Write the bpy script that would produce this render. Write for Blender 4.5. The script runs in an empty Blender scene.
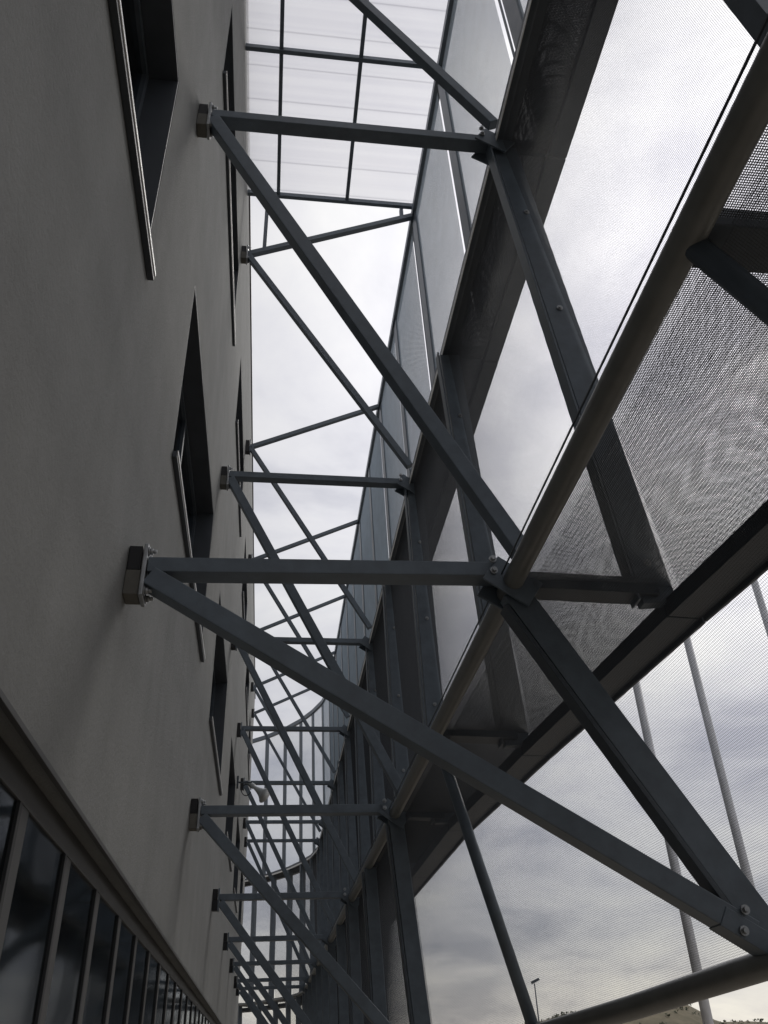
import bpy, bmesh, math, random
from mathutils import Vector, Matrix, noise
random.seed(7)
R = math.radians
S, EYE = 0.7, 1.6                       # working unit (0.7 m) and eye height; all coordinates below are in working units, z = 0 at the eye
scene = bpy.context.scene
COL = scene.collection

def P(x, y, z): return Vector((x * S, y * S, z * S + EYE))

# ------------------------------------------------------------------ materials
def new_mat(name):
    m = bpy.data.materials.new(name); m.use_nodes = True
    nt = m.node_tree; nt.nodes.clear()
    out = nt.nodes.new('ShaderNodeOutputMaterial')
    return m, nt, out

def N(nt, kind, **kw):
    n = nt.nodes.new(kind)
    for k, v in kw.items():
        if k in n.inputs: n.inputs[k].default_value = v
        else: setattr(n, k, v)
    return n

def simple(name, col, rough=0.5, metal=0.0, var=0.12, scale=6.0, spec=0.5, bump=0.0, bscale=60):
    m, nt, out = new_mat(name)
    b = N(nt, 'ShaderNodeBsdfPrincipled', Roughness=rough, Metallic=metal)
    b.inputs['Specular IOR Level'].default_value = spec
    tc = N(nt, 'ShaderNodeTexCoord')
    nz = N(nt, 'ShaderNodeTexNoise', Scale=scale, Detail=6.0, Roughness=0.6)
    nt.links.new(tc.outputs['Object'], nz.inputs['Vector'])
    rp = N(nt, 'ShaderNodeValToRGB')
    rp.color_ramp.elements[0].position = 0.3; rp.color_ramp.elements[1].position = 0.72
    rp.color_ramp.elements[0].color = (*[c * (1 - var) for c in col], 1)
    rp.color_ramp.elements[1].color = (*[c * (1 + var) for c in col], 1)
    nt.links.new(nz.outputs['Fac'], rp.inputs['Fac'])
    nt.links.new(rp.outputs['Color'], b.inputs['Base Color'])
    mr = N(nt, 'ShaderNodeMapRange'); mr.inputs['To Min'].default_value = max(0, rough - .1); mr.inputs['To Max'].default_value = min(1, rough + .12)
    nt.links.new(nz.outputs['Fac'], mr.inputs['Value']); nt.links.new(mr.outputs['Result'], b.inputs['Roughness'])
    if bump:
        n2 = N(nt, 'ShaderNodeTexNoise', Scale=bscale, Detail=5.0)
        nt.links.new(tc.outputs['Object'], n2.inputs['Vector'])
        bp = N(nt, 'ShaderNodeBump', Strength=bump, Distance=0.01)
        nt.links.new(n2.outputs['Fac'], bp.inputs['Height']); nt.links.new(bp.outputs['Normal'], b.inputs['Normal'])
    nt.links.new(b.outputs['BSDF'], out.inputs['Surface'])
    return m

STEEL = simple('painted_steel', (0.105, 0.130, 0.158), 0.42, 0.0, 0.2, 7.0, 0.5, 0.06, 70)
TUBEM = simple('painted_tube', (0.15, 0.152, 0.145), 0.36, 0.0, 0.15, 7.0, 0.6, 0.04, 70)
HIGHLIGHT = simple('painted_highlight', (0.78, 0.78, 0.76), 0.4, 0.0, 0.08, 10.0)  # near-white, paints the bright highlight line of the inner rail
BLOCKM = simple('bracket_block', (0.12, 0.115, 0.10), 0.7, 0.0, 0.2, 9.0)
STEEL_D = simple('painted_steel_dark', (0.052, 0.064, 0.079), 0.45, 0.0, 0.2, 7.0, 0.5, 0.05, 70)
MESH = simple('coated_mesh_lit', (0.36, 0.43, 0.50), 0.42, 0.2, 0.1, 3.0)  # upper tier: pale blue sky light put into the mesh colour
MESH_SHADED = simple('coated_mesh_shaded', (0.034, 0.040, 0.050), 0.5, 0.0, 0.1, 3.0)  # same mesh for lower tiers and ledges, with their shade put into the colour
GALV = simple('galvanised_steel', (0.34, 0.35, 0.36), 0.38, 0.7, 0.3, 14.0)
BLACK = simple('black_rubber', (0.012, 0.012, 0.014), 0.6, 0.0, 0.2)
ALU = simple('mill_aluminium', (0.78, 0.78, 0.76), 0.32, 0.2, 0.12, 10.0)
LINING = simple('window_lining', (0.042, 0.049, 0.060), 0.5, 0.0, 0.2, 3.0)
SILLMET = simple('sill_sheet', (0.045, 0.052, 0.062), 0.45, 0.0, 0.15)
FLASH = simple('roof_flashing', (0.05, 0.045, 0.055), 0.5, 0.0, 0.15)
HORNM = simple('grey_plastic', (0.42, 0.44, 0.45), 0.5, 0.0, 0.1)
POLEM = simple('pole_lacquer', (0.66, 0.67, 0.70), 0.4, 0.1, 0.12, 9.0)
FRAMEM = simple('shopfront_aluminium', (0.042, 0.042, 0.042), 0.5, 0.1, 0.18, 5.0)
PLASTER = simple('interior_paint', (0.34, 0.33, 0.31), 0.8, 0.0, 0.08)
PAVE = simple('concrete_paving', (0.25, 0.222, 0.185), 0.85, 0.0, 0.18, 1.5, 0.3, 0.2, 20)
ROOFM = simple('roof_membrane', (0.2, 0.2, 0.2), 0.8)

def wall_mat():
    m, nt, out = new_mat('rough_render')
    b = N(nt, 'ShaderNodeBsdfPrincipled', Roughness=0.88)
    b.inputs['Specular IOR Level'].default_value = 0.25
    tc = N(nt, 'ShaderNodeTexCoord')
    # fine blotches
    n1 = N(nt, 'ShaderNodeTexNoise', Scale=3.4, Detail=10.0, Roughness=0.75)
    nt.links.new(tc.outputs['Object'], n1.inputs['Vector'])
    # rain streaks: stretched along z
    mp = N(nt, 'ShaderNodeMapping'); mp.inputs['Scale'].default_value = (1, 1.5, 0.35)
    nt.links.new(tc.outputs['Object'], mp.inputs['Vector'])
    n2 = N(nt, 'ShaderNodeTexNoise', Scale=1.6, Detail=6.0, Roughness=0.6)
    nt.links.new(mp.outputs['Vector'], n2.inputs['Vector'])
    # day joints: faint horizontal bands
    mp3 = N(nt, 'ShaderNodeMapping'); mp3.inputs['Scale'].default_value = (1, 0.05, 1.3)
    nt.links.new(tc.outputs['Object'], mp3.inputs['Vector'])
    n3 = N(nt, 'ShaderNodeTexNoise', Scale=1.2, Detail=3.0)
    nt.links.new(mp3.outputs['Vector'], n3.inputs['Vector'])
    a = N(nt, 'ShaderNodeMath', operation='ADD'); nt.links.new(n1.outputs['Fac'], a.inputs[0]); nt.links.new(n2.outputs['Fac'], a.inputs[1])
    a2 = N(nt, 'ShaderNodeMath', operation='ADD'); nt.links.new(a.outputs[0], a2.inputs[0]); nt.links.new(n3.outputs['Fac'], a2.inputs[1])
    rp = N(nt, 'ShaderNodeValToRGB')
    mr = N(nt, 'ShaderNodeMapRange'); mr.inputs['From Min'].default_value = 0.9; mr.inputs['From Max'].default_value = 2.1
    nt.links.new(a2.outputs[0], mr.inputs['Value']); nt.links.new(mr.outputs['Result'], rp.inputs['Fac'])
    rp.color_ramp.elements[0].position = 0.15; rp.color_ramp.elements[1].position = 0.85
    k = WALL_K
    rp.color_ramp.elements[0].color = (0.240 * k, 0.244 * k, 0.240 * k, 1)
    rp.color_ramp.elements[1].color = (0.318 * k, 0.323 * k, 0.318 * k, 1)
    nt.links.new(rp.outputs['Color'], b.inputs['Base Color'])
    g = N(nt, 'ShaderNodeTexNoise', Scale=38.0, Detail=8.0, Roughness=0.75)
    nt.links.new(tc.outputs['Object'], g.inputs['Vector'])
    bp = N(nt, 'ShaderNodeBump', Strength=0.8, Distance=0.014)
    nt.links.new(g.outputs['Fac'], bp.inputs['Height']); nt.links.new(bp.outputs['Normal'], b.inputs['Normal'])
    nt.links.new(b.outputs['BSDF'], out.inputs['Surface'])
    return m
WALL_K = 0.74
WALLM = wall_mat()

def glass_mat(name, tint, refl_rough=0.02):
    m, nt, out = new_mat(name)
    gl = N(nt, 'ShaderNodeBsdfGlossy', Roughness=refl_rough); gl.inputs['Color'].default_value = (0.9, 0.95, 1, 1)
    tr = N(nt, 'ShaderNodeBsdfTransparent'); tr.inputs['Color'].default_value = (*tint, 1)
    fr = N(nt, 'ShaderNodeFresnel', IOR=1.6)
    tc = N(nt, 'ShaderNodeTexCoord'); nz = N(nt, 'ShaderNodeTexNoise', Scale=1.3, Detail=2.0)
    nt.links.new(tc.outputs['Object'], nz.inputs['Vector'])
    bp = N(nt, 'ShaderNodeBump', Strength=0.12, Distance=0.02)
    nt.links.new(nz.outputs['Fac'], bp.inputs['Height']); nt.links.new(bp.outputs['Normal'], gl.inputs['Normal'])
    mx = N(nt, 'ShaderNodeMixShader')
    nt.links.new(fr.outputs['Fac'], mx.inputs['Fac']); nt.links.new(tr.outputs[0], mx.inputs[1]); nt.links.new(gl.outputs[0], mx.inputs[2])
    nt.links.new(mx.outputs[0], out.inputs['Surface'])
    return m
GLASS = glass_mat('window_glass', (0.50, 0.54, 0.54), 0.07)
DARKGLASS = glass_mat('tinted_glass', (0.10, 0.11, 0.12))

def poly_mat():
    m, nt, out = new_mat('polycarbonate')
    tc = N(nt, 'ShaderNodeTexCoord')
    wv = N(nt, 'ShaderNodeTexWave', Scale=0.62, Distortion=0.0); wv.bands_direction = 'Y'; wv.wave_profile = 'SAW'
    nt.links.new(tc.outputs['Object'], wv.inputs['Vector'])
    mp = N(nt, 'ShaderNodeMapping'); mp.inputs['Scale'].default_value = (0.03, 5.0, 1)
    nt.links.new(tc.outputs['Object'], mp.inputs['Vector'])
    nz = N(nt, 'ShaderNodeTexNoise', Scale=2.0, Detail=3.0); nt.links.new(mp.outputs['Vector'], nz.inputs['Vector'])
    rp = N(nt, 'ShaderNodeValToRGB')
    rp.color_ramp.elements[0].position = 0.0; rp.color_ramp.elements[0].color = (0.70, 0.70, 0.72, 1)
    rp.color_ramp.elements[1].position = 0.05; rp.color_ramp.elements[1].color = (0.93, 0.93, 0.94, 1)
    nt.links.new(wv.outputs['Fac'], rp.inputs['Fac'])
    rp2 = N(nt, 'ShaderNodeValToRGB')
    rp2.color_ramp.elements[0].position = 0.3; rp2.color_ramp.elements[0].color = (0.95, 0.95, 0.96, 1)
    rp2.color_ramp.elements[1].position = 0.6; rp2.color_ramp.elements[1].color = (1, 1, 1, 1)
    nt.links.new(nz.outputs['Fac'], rp2.inputs['Fac'])
    mu = N(nt, 'ShaderNodeMix', data_type='RGBA', blend_type='MULTIPLY'); mu.inputs['Factor'].default_value = 1
    nt.links.new(rp.outputs['Color'], mu.inputs[6]); nt.links.new(rp2.outputs['Color'], mu.inputs[7])
    tl = N(nt, 'ShaderNodeBsdfTranslucent'); tr = N(nt, 'ShaderNodeBsdfTransparent')
    nt.links.new(mu.outputs[2], tl.inputs['Color']); nt.links.new(mu.outputs[2], tr.inputs['Color'])
    mx = N(nt, 'ShaderNodeMixShader'); mx.inputs[0].default_value = 0.35
    nt.links.new(tr.outputs[0], mx.inputs[1]); nt.links.new(tl.outputs[0], mx.inputs[2])
    gl = N(nt, 'ShaderNodeBsdfGlossy', Roughness=0.15)
    m2 = N(nt, 'ShaderNodeMixShader'); m2.inputs[0].default_value = 0.04
    nt.links.new(mx.outputs[0], m2.inputs[1]); nt.links.new(gl.outputs[0], m2.inputs[2])
    nt.links.new(m2.outputs[0], out.inputs['Surface'])
    return m
POLY = poly_mat()

def hill_mat():
    m, nt, out = new_mat('dry_hillside')
    b = N(nt, 'ShaderNodeBsdfPrincipled', Roughness=0.95)
    b.inputs['Specular IOR Level'].default_value = 0.1
    tc = N(nt, 'ShaderNodeTexCoord')
    nz = N(nt, 'ShaderNodeTexNoise', Scale=0.12, Detail=10.0, Roughness=0.7)
    nt.links.new(tc.outputs['Object'], nz.inputs['Vector'])
    rp = N(nt, 'ShaderNodeValToRGB')
    e = rp.color_ramp.elements
    e[0].position = 0.36; e[0].color = (0.075, 0.07, 0.045, 1); e[1].position = 0.66; e[1].color = (0.17, 0.145, 0.10, 1)
    nt.links.new(nz.outputs['Fac'], rp.inputs['Fac']); nt.links.new(rp.outputs['Color'], b.inputs['Base Color'])
    nt.links.new(b.outputs['BSDF'], out.inputs['Surface'])
    return m
HILLM = hill_mat()
SCRUB = simple('scrub_leaves', (0.05, 0.055, 0.028), 0.9, 0, 0.4, 0.4)

# ------------------------------------------------------------------ mesh helpers
class MB:
    """collects shapes in world metres, then links them as one mesh object"""
    def __init__(self): self.bm = bmesh.new()
    def hexa(self, c, bevel=0.0):
        bm = self.bm
        v = [bm.verts.new(p) for p in c]
        fs = []
        for f in ((0,3,2,1),(4,5,6,7),(0,1,5,4),(1,2,6,5),(2,3,7,6),(3,0,4,7)):
            fs.append(bm.faces.new([v[i] for i in f]))
        if bevel > 0:
            es = list({e for f in fs for e in f.edges})
            bmesh.ops.bevel(bm, geom=es, offset=bevel, segments=2, affect='EDGES', profile=0.6)
        return self
    def box(self, x0, x1, y0, y1, z0, z1, bevel=0.0):      # working units
        a, b = P(x0, y0, z0), P(x1, y1, z1)
        return self.hexa([Vector((a.x,a.y,a.z)),Vector((b.x,a.y,a.z)),Vector((b.x,b.y,a.z)),Vector((a.x,b.y,a.z)),
                          Vector((a.x,a.y,b.z)),Vector((b.x,a.y,b.z)),Vector((b.x,b.y,b.z)),Vector((a.x,b.y,b.z))], bevel)
    def bar(self, p, q, w, h, side=(0,1,0), bevel=0.005, off=(0,0)):
        """rectangular bar p->q (working-unit tuples or Vectors in metres); w (metres) along side, h across"""
        p = P(*p) if not isinstance(p, Vector) else p
        q = P(*q) if not isinstance(q, Vector) else q
        d = (q - p).normalized(); s = Vector(side); s = (s - d * s.dot(d)).normalized(); t = d.cross(s)
        p = p + s * off[0] + t * off[1]; q = q + s * off[0] + t * off[1]
        c = []
        for o in (p, q):
            for a, b in ((-1,-1),(1,-1),(1,1),(-1,1)):
                c.append(o + s * (a * w / 2) + t * (b * h / 2))
        return self.hexa(c, bevel)
    def tube(self, pts, r, n=14, cap=True):
        """round tube along points (Vectors in metres)"""
        bm = self.bm; rings = []; ref = None
        for i, p in enumerate(pts):
            a = pts[max(0, i-1)]; b = pts[min(len(pts)-1, i+1)]
            d = (b - a).normalized()
            if ref is None:
                ref = Vector((0,0,1)) if abs(d.z) < 0.9 else Vector((1,0,0))
            s = (ref - d * ref.dot(d)).normalized(); t = d.cross(s); ref = s
            rr = r[i] if isinstance(r, (list, tuple)) else r
            rings.append([bm.verts.new(p + (s * math.cos(2*math.pi*k/n) + t * math.sin(2*math.pi*k/n)) * rr) for k in range(n)])
        for i in range(len(rings)-1):
            for k in range(n):
                f = bm.faces.new((rings[i][k], rings[i][(k+1)%n], rings[i+1][(k+1)%n], rings[i+1][k])); f.smooth = True
        if cap:
            bm.faces.new(list(reversed(rings[0]))); bm.faces.new(rings[-1])
        return self
    def disc(self, c, axis, r, h, n=16):
        a = Vector(axis).normalized()
        return self.tube([c - a * h/2, c + a * h/2], r, n)
    def build(self, name, mat, parent=None):
        bm = self.bm
        bmesh.ops.recalc_face_normals(bm, faces=bm.faces)
        me = bpy.data.meshes.new(name); bm.to_mesh(me); bm.free()
        me.materials.append(mat)
        o = bpy.data.objects.new(name, me); COL.objects.link(o)
        if parent is not None: adopt(o, parent)
        return o

def adopt(o, parent):
    o.parent = parent
    m = Matrix.Translation(WORLD[parent.name]) if parent.name in WORLD else Matrix.Identity(4)
    o.matrix_parent_inverse = m.inverted()
WORLD = {}
def thing(name, label, cat, loc, group=None):
    o = bpy.data.objects.new(name, None); COL.objects.link(o)
    o.empty_display_size = 0.2
    o.location = loc; WORLD[o.name] = Vector(loc)
    o['label'] = label; o['category'] = cat
    if group: o['group'] = group
    return o
def tag(o, label, cat, group=None):
    o['label'] = label; o['category'] = cat
    if group: o['group'] = group
    return o
def struct(o, kind='structure'):
    o['kind'] = kind; return o

def lerp(a, b, t): return tuple(a[i] + (b[i]-a[i])*t for i in range(len(a)))
def interp(tab, y):
    if y <= tab[0][0]: return tab[0][1]
    for (a, va), (b, vb) in zip(tab, tab[1:]):
        if y <= b:
            t = (y-a)/(b-a)
            return va + (vb-va)*t if not isinstance(va, tuple) else lerp(va, vb, t)
    return tab[-1][1]

# ------------------------------------------------------------------ the lines of the screen
YS = [-8.1, -4.68, -1.25, 2.3, 5.6, 9.02, 12.45, 15.87, 19.3, 22.5, 25.7, 28.6, 31.5, 34.35, 37.2, 39.8, 42.2]
BASE = [(3.03, y) for y in YS] + [(2.78, 44.0), (2.32, 45.5), (1.7, 46.95), (0.85, 48.4), (-0.2, 49.75), (-1.5, 51.0), (-3.0, 52.0), (-4.7, 52.7), (-6.5, 53.0)]
NST = len(BASE)
def inward(i):
    a = BASE[max(0, i-1)]; b = BASE[min(NST-1, i+1)]
    dx, dy = b[0]-a[0], b[1]-a[1]; l = math.hypot(dx, dy)
    return (-dy/l, dx/l)
H1, H2, H3 = 3.12, 9.0, 16.95
OUT1 = [(-8.1, 1.0), (-1.25, 0.72), (2.3, 0.43), (4.2, 0.26), (6.0, 0.09), (9.3, -0.15), (12.0, -0.32), (19.3, -0.34), (60, -0.34)]   # outer rail of the lower ledge, x offset from BASE
BOT = [(-8.1, (3.75, 0.85)), (-1.25, (3.62, 0.76)), (2.17, (3.42, 0.64)), (5.6, (3.15, 0.50)), (7.3, (2.86, 0.37)), (9.02, (2.55, 0.26)), (10.7, (2.22, 0.13)), (12.45, (1.98, 0.0)), (15.87, (1.86, -0.15)), (19.3, (1.82, -0.3)), (60, (1.82, -0.3))]
def off(i, d, z):
    n = inward(i); return (BASE[i][0] + n[0]*d, BASE[i][1] + n[1]*d, z)
def top3(i): return off(i, 0.19, H3)
def out2(i): return off(i, 0.0, H2)
def in2(i): return off(i, 0.74, H2)
def tubeA(i): return off(i, 1.25, H1)
def out1(i): return off(i, -interp(OUT1, BASE[i][1]), H1 - 0.13)
def tubeB(i):
    x, z = interp(BOT, BASE[i][1]); return off(i, 3.03 - x, z)

# ------------------------------------------------------------------ woven / expanded mesh panels as real bars
def mesh_panel(a, b, c, d, pu, pv, wu, du, wv, dv, name, parent, flip=1, mat=None):
    """bilinear panel a(bottom,near) b(bottom,far) c(top,far) d(top,near), metres; bars run a->d (depth du) and a->b (depth dv)"""
    bm = bmesh.new()
    nu = max(2, int(((b-a).length + (c-d).length) / 2 / pu)); nv = max(2, int(((d-a).length + (c-b).length) / 2 / pv))
    nrm = ((b-a).cross(d-a)).normalized() * flip
    def pt(u, v): return (a*(1-u)+b*u)*(1-v) + (d*(1-u)+c*u)*v
    def prism(p, q, w, dep):
        s = (q-p).cross(nrm).normalized()
        ring = []
        for o in (p, q):
            ring.append([bm.verts.new(o + s*(w/2*i) + nrm*(dep/2*j)) for i, j in ((-1,0),(0,-1),(1,0),(0,1))])
        for k in range(4):
            f = bm.faces.new((ring[0][k], ring[0][(k+1)%4], ring[1][(k+1)%4], ring[1][k])); f.smooth = False
    for i in range(nu):
        u = (i+.5)/nu; prism(pt(u, 0), pt(u, 1), wu, du)
    for j in range(nv):
        v = (j+.5)/nv; prism(pt(0, v), pt(1, v), wv, dv)
    me = bpy.data.meshes.new(name); bm.to_mesh(me); bm.free(); me.materials.append(mat or MESH)
    o = bpy.data.objects.new(name, me); COL.objects.link(o); adopt(o, parent)
    return o

def fine(i):
    y = BASE[i][1]
    return 1.0 if y < 12 else (2.0 if y < 25 else 3.5)
def vec(p): return P(*p)

def panel_between(lo, hi, i, name, parent, gap_far=0.0, gap_near=0.05, kd=1.0, kv=1.0, kw=1.0, mat=None, kp=0.0105):
    k = fine(i)
    a, b, c, d = vec(lo(i)), vec(lo(i+1)), vec(hi(i+1)), vec(hi(i))
    L = (b-a).length
    tn, tf = gap_near*S/L, 1 - gap_far*S/L
    a2, b2 = a.lerp(b, tn), a.lerp(b, tf); d2, c2 = d.lerp(c, tn), d.lerp(c, tf)
    return mesh_panel(a2, b2, c2, d2, kp*k, kp*k, kp*.12*k*kw, kp*.193*k*kd, kp*.114*k*kw, kp*.093*k*kv, name, parent, 1, mat)

# upper screen ------------------------------------------------------
up = thing('perforated_screen', 'upper tier of grey mesh screen, from upper ledge to the sky', 'screen', P(3.0, 5.6, H2))
for i in range(NST-1):
    panel_between(lambda k: out2(k), lambda k: top3(k), i, 'mesh_panel', up, gap_near=(0.46 if i % 2 == 0 else 0.36) if i < 15 else 0.05, gap_far=0.09 if i < 15 else 0.05, kd=0.85, kv=1.3, kp=0.014)
for i in range(NST):
    n = inward(i); side = (-n[1], n[0], 0)
    a, b = Vector(out2(i)), Vector(top3(i))
    if i < NST-1:
        MB().bar(P(*a), P(*(b)), 0.26 if i < 16 else 0.19, 0.045, side, 0.004, off=(0, 0)).build('post', STEEL, up)
    if 1 < i < 16 and i % 2 == 0:             # slim cover strip in the middle of the wide open joint
        MB().bar(P(a.x, a.y+.32, a.z+.2), P(b.x, b.y+.32, b.z-.1), 0.02, 0.02, side, 0).build('joint_strip', STEEL, up)
def railseg(fn, w, h, name, mat, parent, gap=0.012, dz=0.0, bevel=0.004, rng=None, dn=0.0, side_h=True):
    for i in (rng or range(NST-1)):
        a, b = Vector(fn(i)), Vector(fn(i+1))
        n = inward(i); n2 = inward(i+1)
        a = a + Vector((n[0]*dn, n[1]*dn, dz)); b = b + Vector((n2[0]*dn, n2[1]*dn, dz))
        pa, pb = P(*a), P(*b); d = (pb-pa).normalized()
        MB().bar(pa + d*gap/2, pb - d*gap/2, w, h, Vector((d.y, -d.x, 0)), bevel).build(name, mat, parent)
railseg(top3, 0.11, 0.15, 'top_rail', STEEL, up, dz=0.06)
railseg(out2, 0.05, 0.10, 'bottom_rail', STEEL_D, up, dz=0.13, dn=-0.02)

# upper ledge --------------------------------------------------------
l2 = thing('mesh_ledge', 'upper dark mesh ledge between top and middle tiers of the screen', 'ledge', P(2.6, 5.6, H2))
for i in range(NST-1):
    panel_between(lambda k: off(k, 0.09, H2), lambda k: off(k, 0.62, H2), i, 'mesh_panel', l2, kd=3.6, kv=6.6, kw=7.5, mat=MESH_SHADED)
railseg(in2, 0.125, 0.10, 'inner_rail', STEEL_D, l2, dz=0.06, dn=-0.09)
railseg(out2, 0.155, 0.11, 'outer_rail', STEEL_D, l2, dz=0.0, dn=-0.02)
# added near-white strip, a painted highlight line along the inner rail
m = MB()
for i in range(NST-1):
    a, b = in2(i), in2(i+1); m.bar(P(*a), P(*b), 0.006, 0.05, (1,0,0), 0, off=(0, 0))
m.build('edge_strip', HIGHLIGHT, l2)
for i in range(NST):
    a, b = Vector(off(i, 0.55, H2+.07)), Vector(off(i, 0.10, H2+.07)); n = inward(i)
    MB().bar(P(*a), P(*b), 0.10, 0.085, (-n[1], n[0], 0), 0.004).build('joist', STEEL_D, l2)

# middle screen ------------------------------------------------------
mid = thing('perforated_screen', 'middle tier of mesh screen, leaning outward between the two ledges', 'screen', P(2.8, 5.6, H1))
def m_lo(k): n = inward(k); return (out1(k)[0]+n[0]*.02, out1(k)[1]+n[1]*.02, H1-.03)
def m_hi(k): return off(k, 0.66, H2-.04)
for i in range(NST-1):
    panel_between(m_lo, m_hi, i, 'mesh_panel', mid, gap_near=0.08, gap_far=0.08, kd=1.15, mat=MESH_SHADED)
for i in range(NST):
    n = inward(i); side = (-n[1], n[0], 0)
    a, b = Vector(m_lo(i)) + Vector((n[0]*.17, n[1]*.17, -.09)), Vector(m_hi(i)) + Vector((n[0]*-.03, n[1]*-.03, 0))
    po = MB().bar(P(*a), P(*b), 0.075, 0.20, side, 0.005).build('post', STEEL, mid)
    if i < 14:
        # inner flange, standing off the post by a dark groove
        MB().bar(P(a.x+n[0]*.185, a.y+n[1]*.185, a.z), P(b.x+n[0]*.185, b.y+n[1]*.185, b.z), 0.11, 0.014, side, 0.002, off=(0.012, 0)).build('flange', STEEL, po)
    if 3 <= i <= 8:
        for t in (0.06, 0.3, 0.55, 0.8):
            c = P(*a).lerp(P(*b), t) + Vector((0.0, -0.042, 0))
            bm = MB(); bm.disc(c, (0,1,0), 0.022, 0.008, 14); bm.disc(c + Vector((0,-.008,0)), (0,1,0), 0.012, 0.012, 6)
            bm.build('bolt', GALV, po)

# lower ledge --------------------------------------------------------
l1 = thing('mesh_ledge', 'lower mesh ledge beside the long round tube, rippled pattern, at right', 'ledge', P(2.3, 5.6, H1))
for i in range(NST-1):
    panel_between(lambda k: off(k, -interp(OUT1, BASE[k][1])-.04, H1+.02), lambda k: off(k, 1.2, H1+.02), i, 'mesh_panel', l1, kd=1.7, kv=3.2, kw=3.7, mat=MESH_SHADED, kp=0.0085)
railseg(out1, 0.20, 0.10, 'outer_rail', STEEL_D, l1, dn=0.0, dz=-.02)
railseg(out1, 0.02, 0.15, 'rail_lip', STEEL_D, l1, dn=-0.165, dz=-.02)
for i in range(NST):
    a, b = Vector(tubeA(i)) + Vector((0,0,.03)), Vector(out1(i)) + Vector((0,0,.13)); n = inward(i); b = b + Vector((n[0]*.2, n[1]*.2, 0))
    main = i % 2 == 0
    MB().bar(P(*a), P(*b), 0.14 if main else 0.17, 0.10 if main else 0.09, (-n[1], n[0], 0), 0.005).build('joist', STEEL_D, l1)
pl = l1
A = [P(*tubeA(i)) for i in range(NST)]
tA = MB().tube(A, 0.056, 20).build('tube', TUBEM, l1)
m = MB()
for i in range(NST-1):
    a, b = A[i], A[i+1]
    m.bar(a, b, 0.007, 0.007, (1,0,0.0), 0, off=(-0.0615, -0.036))
m.build('edge_strip', STEEL_D, tA)

# lower screen (flap) ------------------------------------------------
low = thing('perforated_screen', 'lowest tier of mesh screen, flaring out to a round bottom tube', 'screen', P(3.0, 5.6, 0.5))
def l_lo(k):
    b = tubeB(k); n = inward(k); return (b[0]-n[0]*.24, b[1]-n[1]*.24, b[2]+.03)
def l_hi(k): a = tubeA(k); n = inward(k); return (a[0]-n[0]*.15, a[1]-n[1]*.15, a[2]-.02)
for i in range(NST-1):
    panel_between(l_lo, l_hi, i, 'mesh_panel', low, gap_near=0.0, gap_far=0.0, kd=0.8, mat=MESH_SHADED)
ys = [-8.1, -4.68, -1.25, 0.5, 2.17, 3.9, 5.6, 7.3, 9.02, 10.7, 12.45, 14.1, 15.87, 19.3, 25.7, 31.5, 37.2, 42.2]
Bp = []
for y in ys:
    x, z = interp(BOT, y); Bp.append(P(x, y, z))
for i in range(len(YS), NST): Bp.append(P(*tubeB(i)))
MB().tube(Bp, 0.06, 20).build('bottom_tube', TUBEM, low)
for i in range(NST):
    a, b = Vector(tubeA(i)), Vector(tubeB(i)); n = inward(i); side = (-n[1], n[0], 0)
    if i % 2 == 0 or i > len(YS)-2 or BASE[i][1] > 15:
        a2 = a + Vector((0.02, 0, -.05)); d = (b-a).normalized(); b2 = b + d*(-0.02) + Vector((.10, 0, 0))
        po = MB().bar(P(*a2), P(*b2), 0.085, 0.15, side, 0.005).build('post', STEEL, low)
        if i <= 8:
            MB().bar(P(*(a2 + d*.07)), P(*(b2 - d*.28)), 0.10, 0.024, side, 0.003, off=(0, 0.096)).build('flange', STEEL_D, po)
    else:
        MB().tube([P(*(a + Vector((.02,0,-.03)))), P(*b)], 0.042, 16).build('strut', STEEL, low)

# ------------------------------------------------------------------ steel trusses between wall and screen
FR = [5.6, 12.45, 19.3, 25.7, 31.5, 37.2, 40.6]
def idx(y): return min(range(NST), key=lambda i: abs(BASE[i][1]-y))
near_words = ['nearest', 'second', 'third', 'fourth', 'fifth', 'sixth', 'last']
WF = 1.12; WX = -1.0*WF
def bracket(t, y, z, detail):
    # rubber block against the wall, steel plate, chamfer plate and bolts
    br = MB().box(WX+.003, WX+.10, y-.075, y+.075, z+.02, z+.22, 0.004).build('thermal_block', BLACK, t)
    MB().box(WX+.003, WX+.11, y-.085, y+.085, z-.19, z+.012, 0.004).build('thermal_block', BLOCKM if detail else BLACK, t)
    pl = MB().box(WX+.113, WX+.145, y-.10, y+.10, z-.20, z+.23, 0.005).build('wall_plate', GALV if detail else STEEL, t)
    if detail:
        for sy in (-.062, .062):
            for sz in (-.15, .18):
                b = MB()
                b.disc(P(WX+.165, y+sy, z+sz), (1,0,0), 0.019, 0.018, 6)
                b.disc(P(WX+.185, y+sy, z+sz), (1,0,0), 0.010, 0.026, 10)
                b.disc(P(WX+.15, y+sy, z+sz), (1,0,0), 0.026, 0.005, 16)
                b.build('bolt', GALV, pl)
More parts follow.
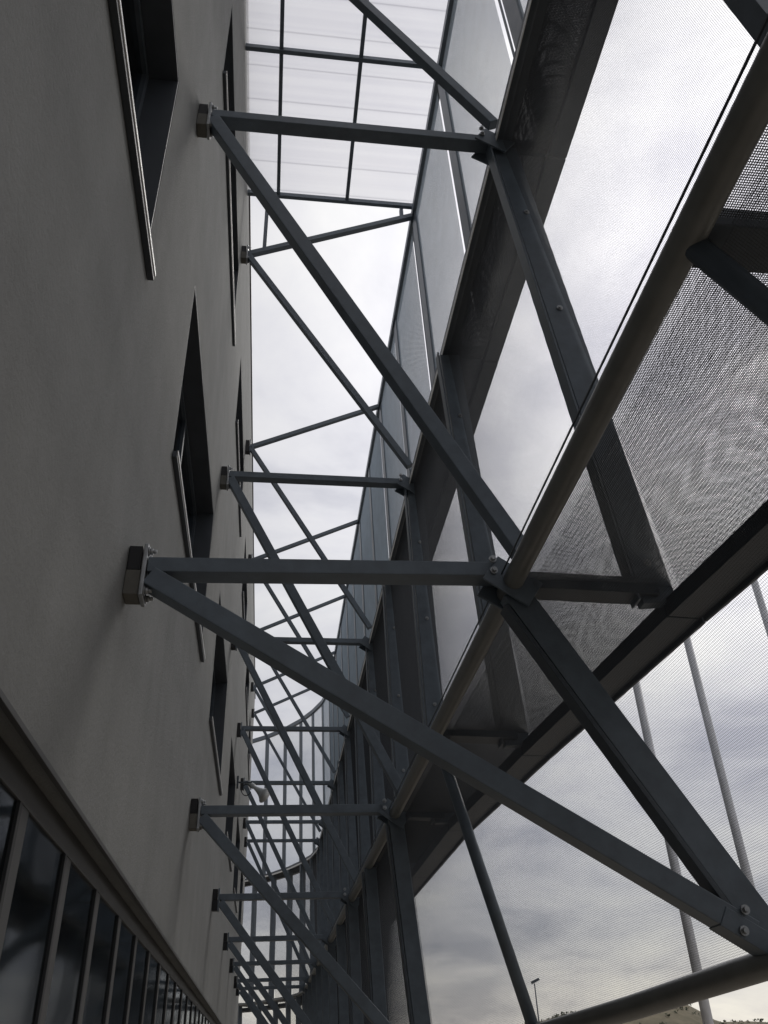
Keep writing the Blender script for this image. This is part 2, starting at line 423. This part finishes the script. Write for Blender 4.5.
def gusset(t, c, detail, d2):
    """plate at the outer node with two bolts and clamp lugs"""
    g = MB()
    g.bar(P(c[0]-.17, c[1]-.05, c[2]+.09), P(c[0]+.16, c[1]-.05, c[2]-.14), 0.016, 0.17, (0,1,0), 0.003, off=(-.045, 0))
    g.bar(P(c[0]-.17, c[1]+.05, c[2]+.07), P(c[0]+.16, c[1]+.05, c[2]-.14), 0.016, 0.17, (0,1,0), 0.003, off=(.045, 0))
    go = g.build('gusset_plate', STEEL, t)
    if detail:
        for dz in (0.05, -0.05):
            b = MB(); b.disc(P(c[0]-.15, c[1]-.14, c[2]+.10+dz), (0,1,0), 0.021, 0.01, 16); b.disc(P(c[0]-.15, c[1]-.16, c[2]+.10+dz), (0,1,0), 0.013, 0.018, 6)
            b.build('bolt', GALV, go)
for k, y in enumerate(FR):
    w = near_words[k]; i = idx(y)
    det = k < 2
    # lower row
    t = thing('wall_truss', f'{w} wall truss of the lowest row, joining grey wall and lower round tube', 'truss', P(WX, y, H1), 'steel trusses of the lowest row')
    bracket(t, y, H1, det)
    ax = 1.78
    MB().bar((WX+.15, y, H1+.06), (ax-.02, y, H1+.12 if k == 0 else H1+.08), 0.125, 0.085, (0,1,0), 0.006).build('beam', STEEL, t)
    bx, bz = interp(BOT, y)
    dst = (bx-.10, y-.02, bz+.16)
    MB().bar((WX+.17, y-.02, H1-.03), dst, 0.11, 0.105, (0,1,0), 0.006).build('diagonal_brace', STEEL, t)
    gusset(t, (ax, y, H1+.02), k < 3, 1)
    if k == 0:
        g = MB(); g.bar((dst[0]-.20, y-.02, dst[2]+.10), (dst[0]+.12, y-.02, dst[2]-.1), 0.118, 0.09, (0,1,0), 0.004)
        go = g.build('gusset_plate', STEEL, t)
        for q in ((-.02, .10), (-.06, -.02)):
            b = MB(); c = P(dst[0]+q[0]-.03, y-.02, dst[2]+q[1]+.03) + Vector((0,-.064,0)); b.disc(c, (0,1,0), 0.021, 0.01, 16); b.disc(c+Vector((0,-.012,0)), (0,1,0), 0.013, 0.018, 6); b.build('bolt', GALV, go)
    # middle row
    t = thing('wall_truss', f'{w} wall truss of the middle row, joining grey wall and upper ledge', 'truss', P(WX, y, H2), 'steel trusses of the middle row')
    bracket(t, y, H2, det)
    MB().bar((WX+.15, y, H2+.06), (2.24, y, H2+.06), 0.115, 0.085, (0,1,0), 0.006).build('beam', STEEL, t)
    MB().bar((WX+.17, y-.02, H2-.02), (1.93, y-.02, H1+.27), 0.10, 0.10, (0,1,0), 0.006).build('diagonal_brace', STEEL, t)
    gusset(t, (2.28, y, H2-.0), k < 2, 1)
    # top row
    z0, z1 = 15.08, 16.9
    t = thing('wall_truss', f'{w} wall truss of the top row, rising from roof edge to screen top', 'truss', P(WX, y, z0), 'steel trusses of the top row')
    bracket(t, y, z0, k < 2)
    MB().bar((WX+.15, y, z0+.02), (2.76, y, z1), 0.085, 0.085, (0,1,0), 0.005).build('beam', STEEL, t)
    MB().bar((WX+.16, y-.02, z0-.05), (2.33, y-.02, H2+.45), 0.085, 0.085, (0,1,0), 0.005).build('diagonal_brace', STEEL, t)
    if k <= 1:
        for x, za in ((-.63, z0+.24), (2.52, 16.83)):
            MB().bar((x, y, za), (x, y, 17.12), 0.06, 0.06, (0,1,0), 0.003).build('stub_post', STEEL, t)

# ------------------------------------------------------------------ translucent roof
rf = thing('translucent_roof', 'milky translucent roof sheets on thin dark rafters, high between wall and screen', 'roof', P(0.9, 9, 17.2))
MB().box(WX+.03, 2.86, -9, 12.38, 17.30, 17.325).build('roof_sheet', POLY, rf)
for y in (-8.4, -4.9, -1.45, 2.0, 5.5, 9.03, 12.4):
    MB().box(WX+.01, 2.84, y-.045, y+.045, 17.16, 17.28, 0.003).build('purlin', STEEL, rf)
for x in (-.39, 1.22):
    MB().box(x-.04, x+.04, -9, 12.35, 17.19, 17.285, 0.003).build('rafter', STEEL, rf)

# ------------------------------------------------------------------ the building
bd = thing('concrete_building', 'long grey rendered building with deep dark windows and aluminium sills', 'building', P(WX, 12, -1.6/S))
Y0, Y1, ZB, ZT = -13.0, 41.0*WF, 1.22*WF, 16.0*WF
W1 = [(-7.4, -3.0), (-.6, 4.0), (6.15, 10.5), (12.85, 16.9), (20.2, 24.2), (27.0, 31.0), (34.0, 37.8)]
W2 = [(-7.4, -3.0), (-.7, 4.0), (6.1, 10.9), (13.15, 17.3), (20.3, 24.4), (27.0, 31.0), (34.0, 37.8)]
WIN = [(a, b, 4.72, 6.95) for a, b in W1] + [(a, b, 10.95, 12.75) for a, b in W2]
WIN = [tuple(v*WF for v in q) for q in WIN]
bm = bmesh.new()
ycuts = sorted({Y0, Y1, *[v for w in WIN for v in w[:2]]}); zcuts = sorted({ZB, ZT, *[v for w in WIN for v in w[2:]]})
vs = {}
def gv(x, y, z):
    key = (round(x,4), round(y,4), round(z,4))
    if key not in vs: vs[key] = bm.verts.new(P(x, y, z))
    return vs[key]
for ya, yb in zip(ycuts, ycuts[1:]):
    for za, zb in zip(zcuts, zcuts[1:]):
        yc, zc = (ya+yb)/2, (za+zb)/2
        if any(w[0] < yc < w[1] and w[2] < zc < w[3] for w in WIN): continue
        bm.faces.new((gv(WX,ya,za), gv(WX,yb,za), gv(WX,yb,zb), gv(WX,ya,zb)))
# far end wall, near end wall, soffit
XB = -16.0
for y in (Y0, Y1):
    bm.faces.new((gv(WX,y,ZB), gv(XB,y,ZB), gv(XB,y,ZT), gv(WX,y,ZT)))
bm.faces.new((gv(WX,Y0,ZB), gv(WX,Y1,ZB), gv(XB,Y1,ZB), gv(XB,Y0,ZB)))
me = bpy.data.meshes.new('wall'); bmesh.ops.recalc_face_normals(bm, faces=bm.faces); bm.to_mesh(me); bm.free(); me.materials.append(WALLM)
o = bpy.data.objects.new('wall', me); COL.objects.link(o); adopt(o, bd)
MB().box(XB, WX-.02, Y0, Y1, ZT-.2, ZT-.01).build('roof_slab', ROOFM, bd)
MB().box(WX-.35, WX+.035, Y0-.03, Y1+.03, ZT, ZT+.07, 0.003).build('roof_edge', FLASH, bd)
MB().box(WX-.02, WX+.010, Y0, Y1, ZB-.035, ZB-.003, 0.002).build('drip_edge', FRAMEM, bd)
for n, (ya, yb, za, zb) in enumerate(WIN):
    D = 0.36
    m = MB(); e = .003                                # lining of the reveal: head, sill board and jambs
    m.box(WX-D, WX-e, ya, yb, zb-.03, zb-e); m.box(WX-D, WX-e, ya, yb, za+e, za+.03)
    m.box(WX-D, WX-e, ya+e, ya+.03, za+.032, zb-.032); m.box(WX-D, WX-e, yb-.03, yb-e, za+.032, zb-.032)
    wn = m.build('window', LINING, bd)
    m = MB(); yc = (ya+yb)/2
    for (a, b, c, d) in ((ya+.03, yb-.03, zb-.12, zb-.033), (ya+.03, yb-.03, za+.033, za+.12), (ya+.033, ya+.12, za+.12, zb-.12), (yb-.12, yb-.033, za+.12, zb-.12), (yc-.05, yc+.05, za+.12, zb-.12)):
        m.box(WX-D+.01, WX-D+.09, a, b, c, d)
    m.build('frame', STEEL_D, wn)
    MB().box(WX-D+.035, WX-D+.05, ya+.12, yb-.12, za+.12, zb-.12).build('pane', DARKGLASS, wn)
    m = MB(); m.box(WX+.004, WX+.052, ya-.03, yb+.13, za-.085, za-.012, 0.002)
    sl = m.build('sill', SILLMET, wn)
    MB().box(WX+.053, WX+.062, ya-.03, yb+.13, za-.04, za-.008, 0.001).build('sill_edge', ALU, wn)
# rooms behind the upper windows: one dark box per building side
m = MB(); m.box(WX-3, WX-2.9, Y0+.2, Y1-.2, ZB+.3, ZT-.4); m.build('room_wall', PLASTER, bd)
m = MB(); m.box(WX-2.9, WX-.45, Y0+.2, Y1-.2, 8.6, 8.7); m.build('room_ceiling', PLASTER, bd)

# glazed shop front under the wall
sf = thing('glazed_shopfront', 'dark glazed ground floor front with grey mullions under the rendered wall', 'shop front', P(WX-.14, 12, -1.6/S))
SX = WX-.14; GZ = -1.6/S + .006
MB().box(SX-.05, SX+.008, Y0+.1, Y1-.1, ZB-.158, ZB-.005, 0.003).build('head_rail', FRAMEM, sf)
TOP = ZB - .16
for q in range(-8, 36):
    a = (4.07 + 1.07*q)*WF; b = a + 1.07*WF
    MB().box(SX-.05, SX+.014, b-.05, b, GZ, TOP, 0.002).build('mullion', BLACK, sf)
    MB().box(SX-.05, SX+.006, b+.002, b+.17, GZ, TOP, 0.002).build('frame_stile', FRAMEM, sf)
    MB().box(SX-.012, SX-.004, a+.172, b-.052, GZ+.1, TOP).build('pane', GLASS, sf)
    MB().box(SX-.025, SX+.004, a+.172, b-.052, GZ, GZ+.098).build('bottom_rail', FRAMEM, sf)
m = MB(); m.box(SX-5, SX-4.9, Y0+.2, Y1-.2, GZ, ZB-.01); m.build('room_wall', PLASTER, sf)
m = MB(); m.box(SX-5, SX-.1, Y0+.2, Y1-.2, ZB-.2, ZB-.1); m.build('room_ceiling', PLASTER, sf)

# loudspeaker ---------------------------------------------------------
hs = thing('horn_loudspeaker', 'pale grey horn loudspeaker on a wall arm with a dark cable loop', 'loudspeaker', P(WX, 28, 8.1))
c = P(-.55, 28, 7.92)
ax = Vector((0.62, -0.25, -0.52)).normalized()
prof = [(-.16, .02), (-.15, .075), (-.02, .075), (0.0, .05), (.12, .075), (.25, .12), (.36, .19), (.40, .235), (.41, .24), (.39, .22), (.30, .13), (.1, .03)]
m = MB(); m.tube([c + ax*a*.85 for a, r in prof], [r*.78 for a, r in prof], 24, cap=False); m.build('horn', HORNM, hs)
m = MB(); m.tube([c + ax*-.20, c + ax*-.11], [0.045, 0.06], 16); m.build('driver', HORNM, hs)
MB().box(-1.06, -.62, 27.97, 28.03, 8.05, 8.09, .002).build('bracket', STEEL_D, hs)
MB().box(WX+.003, -1.06, 27.88, 28.12, 7.9, 8.25, .003).build('base_plate', STEEL_D, hs)
m = MB(); m.tube([P(-.80+.15*math.cos(a), 27.9, 7.80+.18*math.sin(a)) for a in [i*math.pi/10 for i in range(20)]], 0.011, 6); m.build('cable', BLACK, hs)

# ------------------------------------------------------------------ outside: poles, lamp, hill
for (x, zt, lab) in ((6.15, 6.0, 'leftmost of three pale poles outside the screen, in front of the hill'), (7.28, 6.75, 'pale slim pole outside the screen, middle of the three'), (8.93, 7.95, 'pale slim pole outside the screen, rightmost of the three')):
    b = P(x, 13, 0); t = thing('metal_pole', lab, 'pole', Vector((b.x, b.y, 0.01)), 'pale poles outside the screen')
    top = P(x, 13, zt)
    MB().tube([Vector((b.x,b.y,0.01)), top], [0.053, 0.047], 18).build('shaft', POLEM, t)
    MB().tube([Vector((b.x,b.y,0.01)), Vector((b.x,b.y,0.10))], 0.13, 18).build('base_flange', POLEM, t)
    MB().tube([top, top+Vector((0,0,.04)), top+Vector((0,0,.07))], [0.055, 0.05, 0.01], 18).build('cap', POLEM, t)
def polar(az, el, r):
    a = R(az); return Vector((math.sin(a)*r, math.cos(a)*r, EYE + math.tan(R(el))*r))
lp = polar(16.04, 4.25, 120)
t = thing('street_lamp', 'tiny distant lamp post with angled floodlight head above the hill', 'lamp', Vector((lp.x, lp.y, 0)))
MB().tube([Vector((lp.x,lp.y,0)), lp+Vector((0,0,-.2))], [0.12, 0.07], 10).build('pole', STEEL_D, t)
MB().bar(lp + Vector((-.35,0,-.12)), lp + Vector((.6,0,.28)), 0.5, 0.3, (0,1,0), 0.03).build('lamp_head', STEEL_D, t)

gb = bmesh.new()
for p in ((-2500,-2500),(2500,-2500),(2500,2500),(-2500,2500)): gb.verts.new((p[0],p[1],0))
gb.faces.new(gb.verts); me = bpy.data.meshes.new('ground'); gb.to_mesh(me); gb.free(); me.materials.append(PAVE)
o = bpy.data.objects.new('ground', me); COL.objects.link(o); struct(o)

ELEV = [(4, 0), (9, 0.9), (13, 1.75), (16, 2.15), (19, 2.62), (22, 3.0), (23.2, 3.02), (24.2, 2.7), (25.9, 1.75), (28.4, 1.6), (33, 1.9), (40, 1.4), (50, .8), (60, 0)]
hb = bmesh.new(); grid = []
def hill_h(az, r):
    el = interp(ELEV, az); top = math.tan(R(el))*260 + (EYE if el > 0 else 0)
    t = (r-180)/80
    prof = max(0, 1 - (t-1)**2) if r < 260 else max(0, 1-((r-260)/140)**2)
    p = Vector((math.sin(R(az))*r, math.cos(R(az))*r, 0))
    nz = noise.fractal(p*0.05, 1.0, 2.0, 5)*0.9
    return max(-0.5, top*prof + nz*min(1, top/6)*prof - .02)
AZ = [4 + i*0.35 for i in range(161)]; RR = [176 + j*6 for j in range(40)]
for az in AZ:
    row = []
    for r in RR:
        row.append(hb.verts.new((math.sin(R(az))*r, math.cos(R(az))*r, hill_h(az, r))))
    grid.append(row)
for i in range(len(AZ)-1):
    for j in range(len(RR)-1):
        f = hb.faces.new((grid[i][j], grid[i][j+1], grid[i+1][j+1], grid[i+1][j])); f.smooth = True
bmesh.ops.recalc_face_normals(hb, faces=hb.faces)
me = bpy.data.meshes.new('hill'); hb.to_mesh(me); hb.free(); me.materials.append(HILLM)
o = bpy.data.objects.new('hill', me); COL.objects.link(o); struct(o)
sb = bmesh.new()
for k in range(420):
    az = random.uniform(8, 45); r = random.uniform(195, 268); h = hill_h(az, r)
    if h < 0.5: continue
    s = random.uniform(0.3, 0.75)
    base = Vector((math.sin(R(az))*r, math.cos(R(az))*r, h))
    for q in range(9):
        p = base + Vector((random.gauss(0,.5)*s, random.gauss(0,.5)*s, random.uniform(0,.9)*s))
        u = Vector((random.gauss(0,1), random.gauss(0,1), random.gauss(0,1))).normalized()*s*.5; v = u.orthogonal().normalized()*s*.35
        sb.faces.new([sb.verts.new(p+u), sb.verts.new(p+v), sb.verts.new(p-u), sb.verts.new(p-v)])
me = bpy.data.meshes.new('hillside_scrub'); sb.to_mesh(me); sb.free(); me.materials.append(SCRUB)
o = bpy.data.objects.new('hillside_scrub', me); COL.objects.link(o); struct(o, 'stuff'); tag(o, 'low dark scrub scattered over the dry hill', 'scrub')

# ------------------------------------------------------------------ sky, sun, camera
SUN_EL, SUN_AZ = 42.0, 40.0                       # azimuth clockwise from +y
w = bpy.data.worlds.new('World'); scene.world = w; w.use_nodes = True
nt = w.node_tree; nt.nodes.clear()
out = nt.nodes.new('ShaderNodeOutputWorld'); bg = nt.nodes.new('ShaderNodeBackground'); bg.inputs['Strength'].default_value = 0.1
sky = nt.nodes.new('ShaderNodeTexSky'); sky.sky_type = 'NISHITA'; sky.sun_disc = False
sky.sun_elevation = R(SUN_EL); sky.sun_rotation = R(SUN_AZ)
tc = nt.nodes.new('ShaderNodeTexCoord'); sx = nt.nodes.new('ShaderNodeSeparateXYZ'); nt.links.new(tc.outputs['Generated'], sx.inputs[0])
def math_(op, a, b=None, clamp=False):
    n = nt.nodes.new('ShaderNodeMath'); n.operation = op; n.use_clamp = clamp
    for i, v in enumerate((a, b)):
        if v is None: continue
        if isinstance(v, (int, float)): n.inputs[i].default_value = v
        else: nt.links.new(v, n.inputs[i])
    return n.outputs[0]
zc = math_('ADD', math_('MAXIMUM', sx.outputs['Z'], 0.0), 0.24)
cx = nt.nodes.new('ShaderNodeCombineXYZ'); nt.links.new(math_('DIVIDE', sx.outputs['X'], zc), cx.inputs[0]); nt.links.new(math_('DIVIDE', sx.outputs['Y'], zc), cx.inputs[1])
nz = nt.nodes.new('ShaderNodeTexNoise'); nz.inputs['Scale'].default_value = 2.3; nz.inputs['Detail'].default_value = 7; nz.inputs['Roughness'].default_value = 0.58; nz.inputs['Distortion'].default_value = 0.35
nt.links.new(cx.outputs[0], nz.inputs['Vector'])
rp = nt.nodes.new('ShaderNodeValToRGB'); e = rp.color_ramp.elements
e[0].position = 0.34; e[0].color = (0.54, 0.54, 0.60, 1); e[1].position = 0.66; e[1].color = (1.0, 0.985, 0.96, 1)
m2 = e.new(0.5); m2.color = (0.82, 0.81, 0.835, 1)
nt.links.new(nz.outputs['Fac'], rp.inputs['Fac'])
# brighter cloud where the sun stands behind it, and with height
sd = (math.sin(R(SUN_AZ))*math.cos(R(SUN_EL)), math.cos(R(SUN_AZ))*math.cos(R(SUN_EL)), math.sin(R(SUN_EL)))
vd = nt.nodes.new('ShaderNodeVectorMath'); vd.operation = 'DOT_PRODUCT'; nt.links.new(tc.outputs['Generated'], vd.inputs[0]); vd.inputs[1].default_value = sd
glow = math_('POWER', math_('MAXIMUM', vd.outputs['Value'], 0.0), 13.0)
gain = math_('ADD', math_('MULTIPLY', glow, 7.5), 5.2)
# thin bright strip low over the horizon
hr = nt.nodes.new('ShaderNodeValToRGB'); he = hr.color_ramp.elements
he[0].position = 0.0; he[0].color = (1.0, .98, .93, 1); he[1].position = 0.5; he[1].color = (1, 1, 1, 1)
for pos, c in ((0.065, (1.0, .965, .90)), (0.11, (.80, .79, .78)), (0.24, (.84, .84, .85))):
    q = he.new(pos); q.color = (*c, 1)
nt.links.new(sx.outputs['Z'], hr.inputs['Fac'])
hm = nt.nodes.new('ShaderNodeMix'); hm.data_type = 'RGBA'; hm.blend_type = 'MULTIPLY'; hm.inputs['Factor'].default_value = 1
nt.links.new(rp.outputs['Color'], hm.inputs[6]); nt.links.new(hr.outputs['Color'], hm.inputs[7])
vm = nt.nodes.new('ShaderNodeVectorMath'); vm.operation = 'SCALE'; nt.links.new(hm.outputs[2], vm.inputs[0]); nt.links.new(gain, vm.inputs['Scale'])
mix = nt.nodes.new('ShaderNodeMix'); mix.data_type = 'RGBA'; mix.inputs['Factor'].default_value = 0.92
nt.links.new(sky.outputs[0], mix.inputs[6]); nt.links.new(vm.outputs[0], mix.inputs[7])
nt.links.new(mix.outputs[2], bg.inputs['Color']); nt.links.new(bg.outputs[0], out.inputs['Surface'])

sl = bpy.data.lights.new('sun', 'SUN'); sl.energy = 0.9; sl.angle = R(18); sl.color = (1.0, 0.96, 0.9)
so = bpy.data.objects.new('sun', sl); COL.objects.link(so)
so.rotation_euler = Vector(sd).to_track_quat('Z', 'Y').to_euler(); so.location = (0, 0, 40)

cam = bpy.data.cameras.new('camera'); co = bpy.data.objects.new('camera', cam); COL.objects.link(co)
cam.sensor_fit = 'HORIZONTAL'; cam.sensor_width = 36; cam.lens = 36*840.98/768; cam.clip_start = 0.05; cam.clip_end = 6000
Mx = [[0.9919842114040448, 0.11985622493977602, -0.040022614460842015], [-0.12179887990175868, 0.8225896061393136, -0.5554380007941893], [-0.033650515297278215, 0.5558604368137335, 0.8305942557021887]]
rot = Matrix([[Mx[r][0], Mx[r][2], -Mx[r][1]] for r in range(3)])
co.matrix_world = Matrix.Translation((0, 0, EYE)) @ rot.to_4x4()
scene.camera = co
scene.view_settings.view_transform = 'Standard'; scene.view_settings.look = 'None'
scene.view_settings.exposure = 0.62; scene.view_settings.gamma = 1.0
scene.view_settings.use_curve_mapping = False
scene.cycles.max_bounces = 8; scene.cycles.transparent_max_bounces = 16
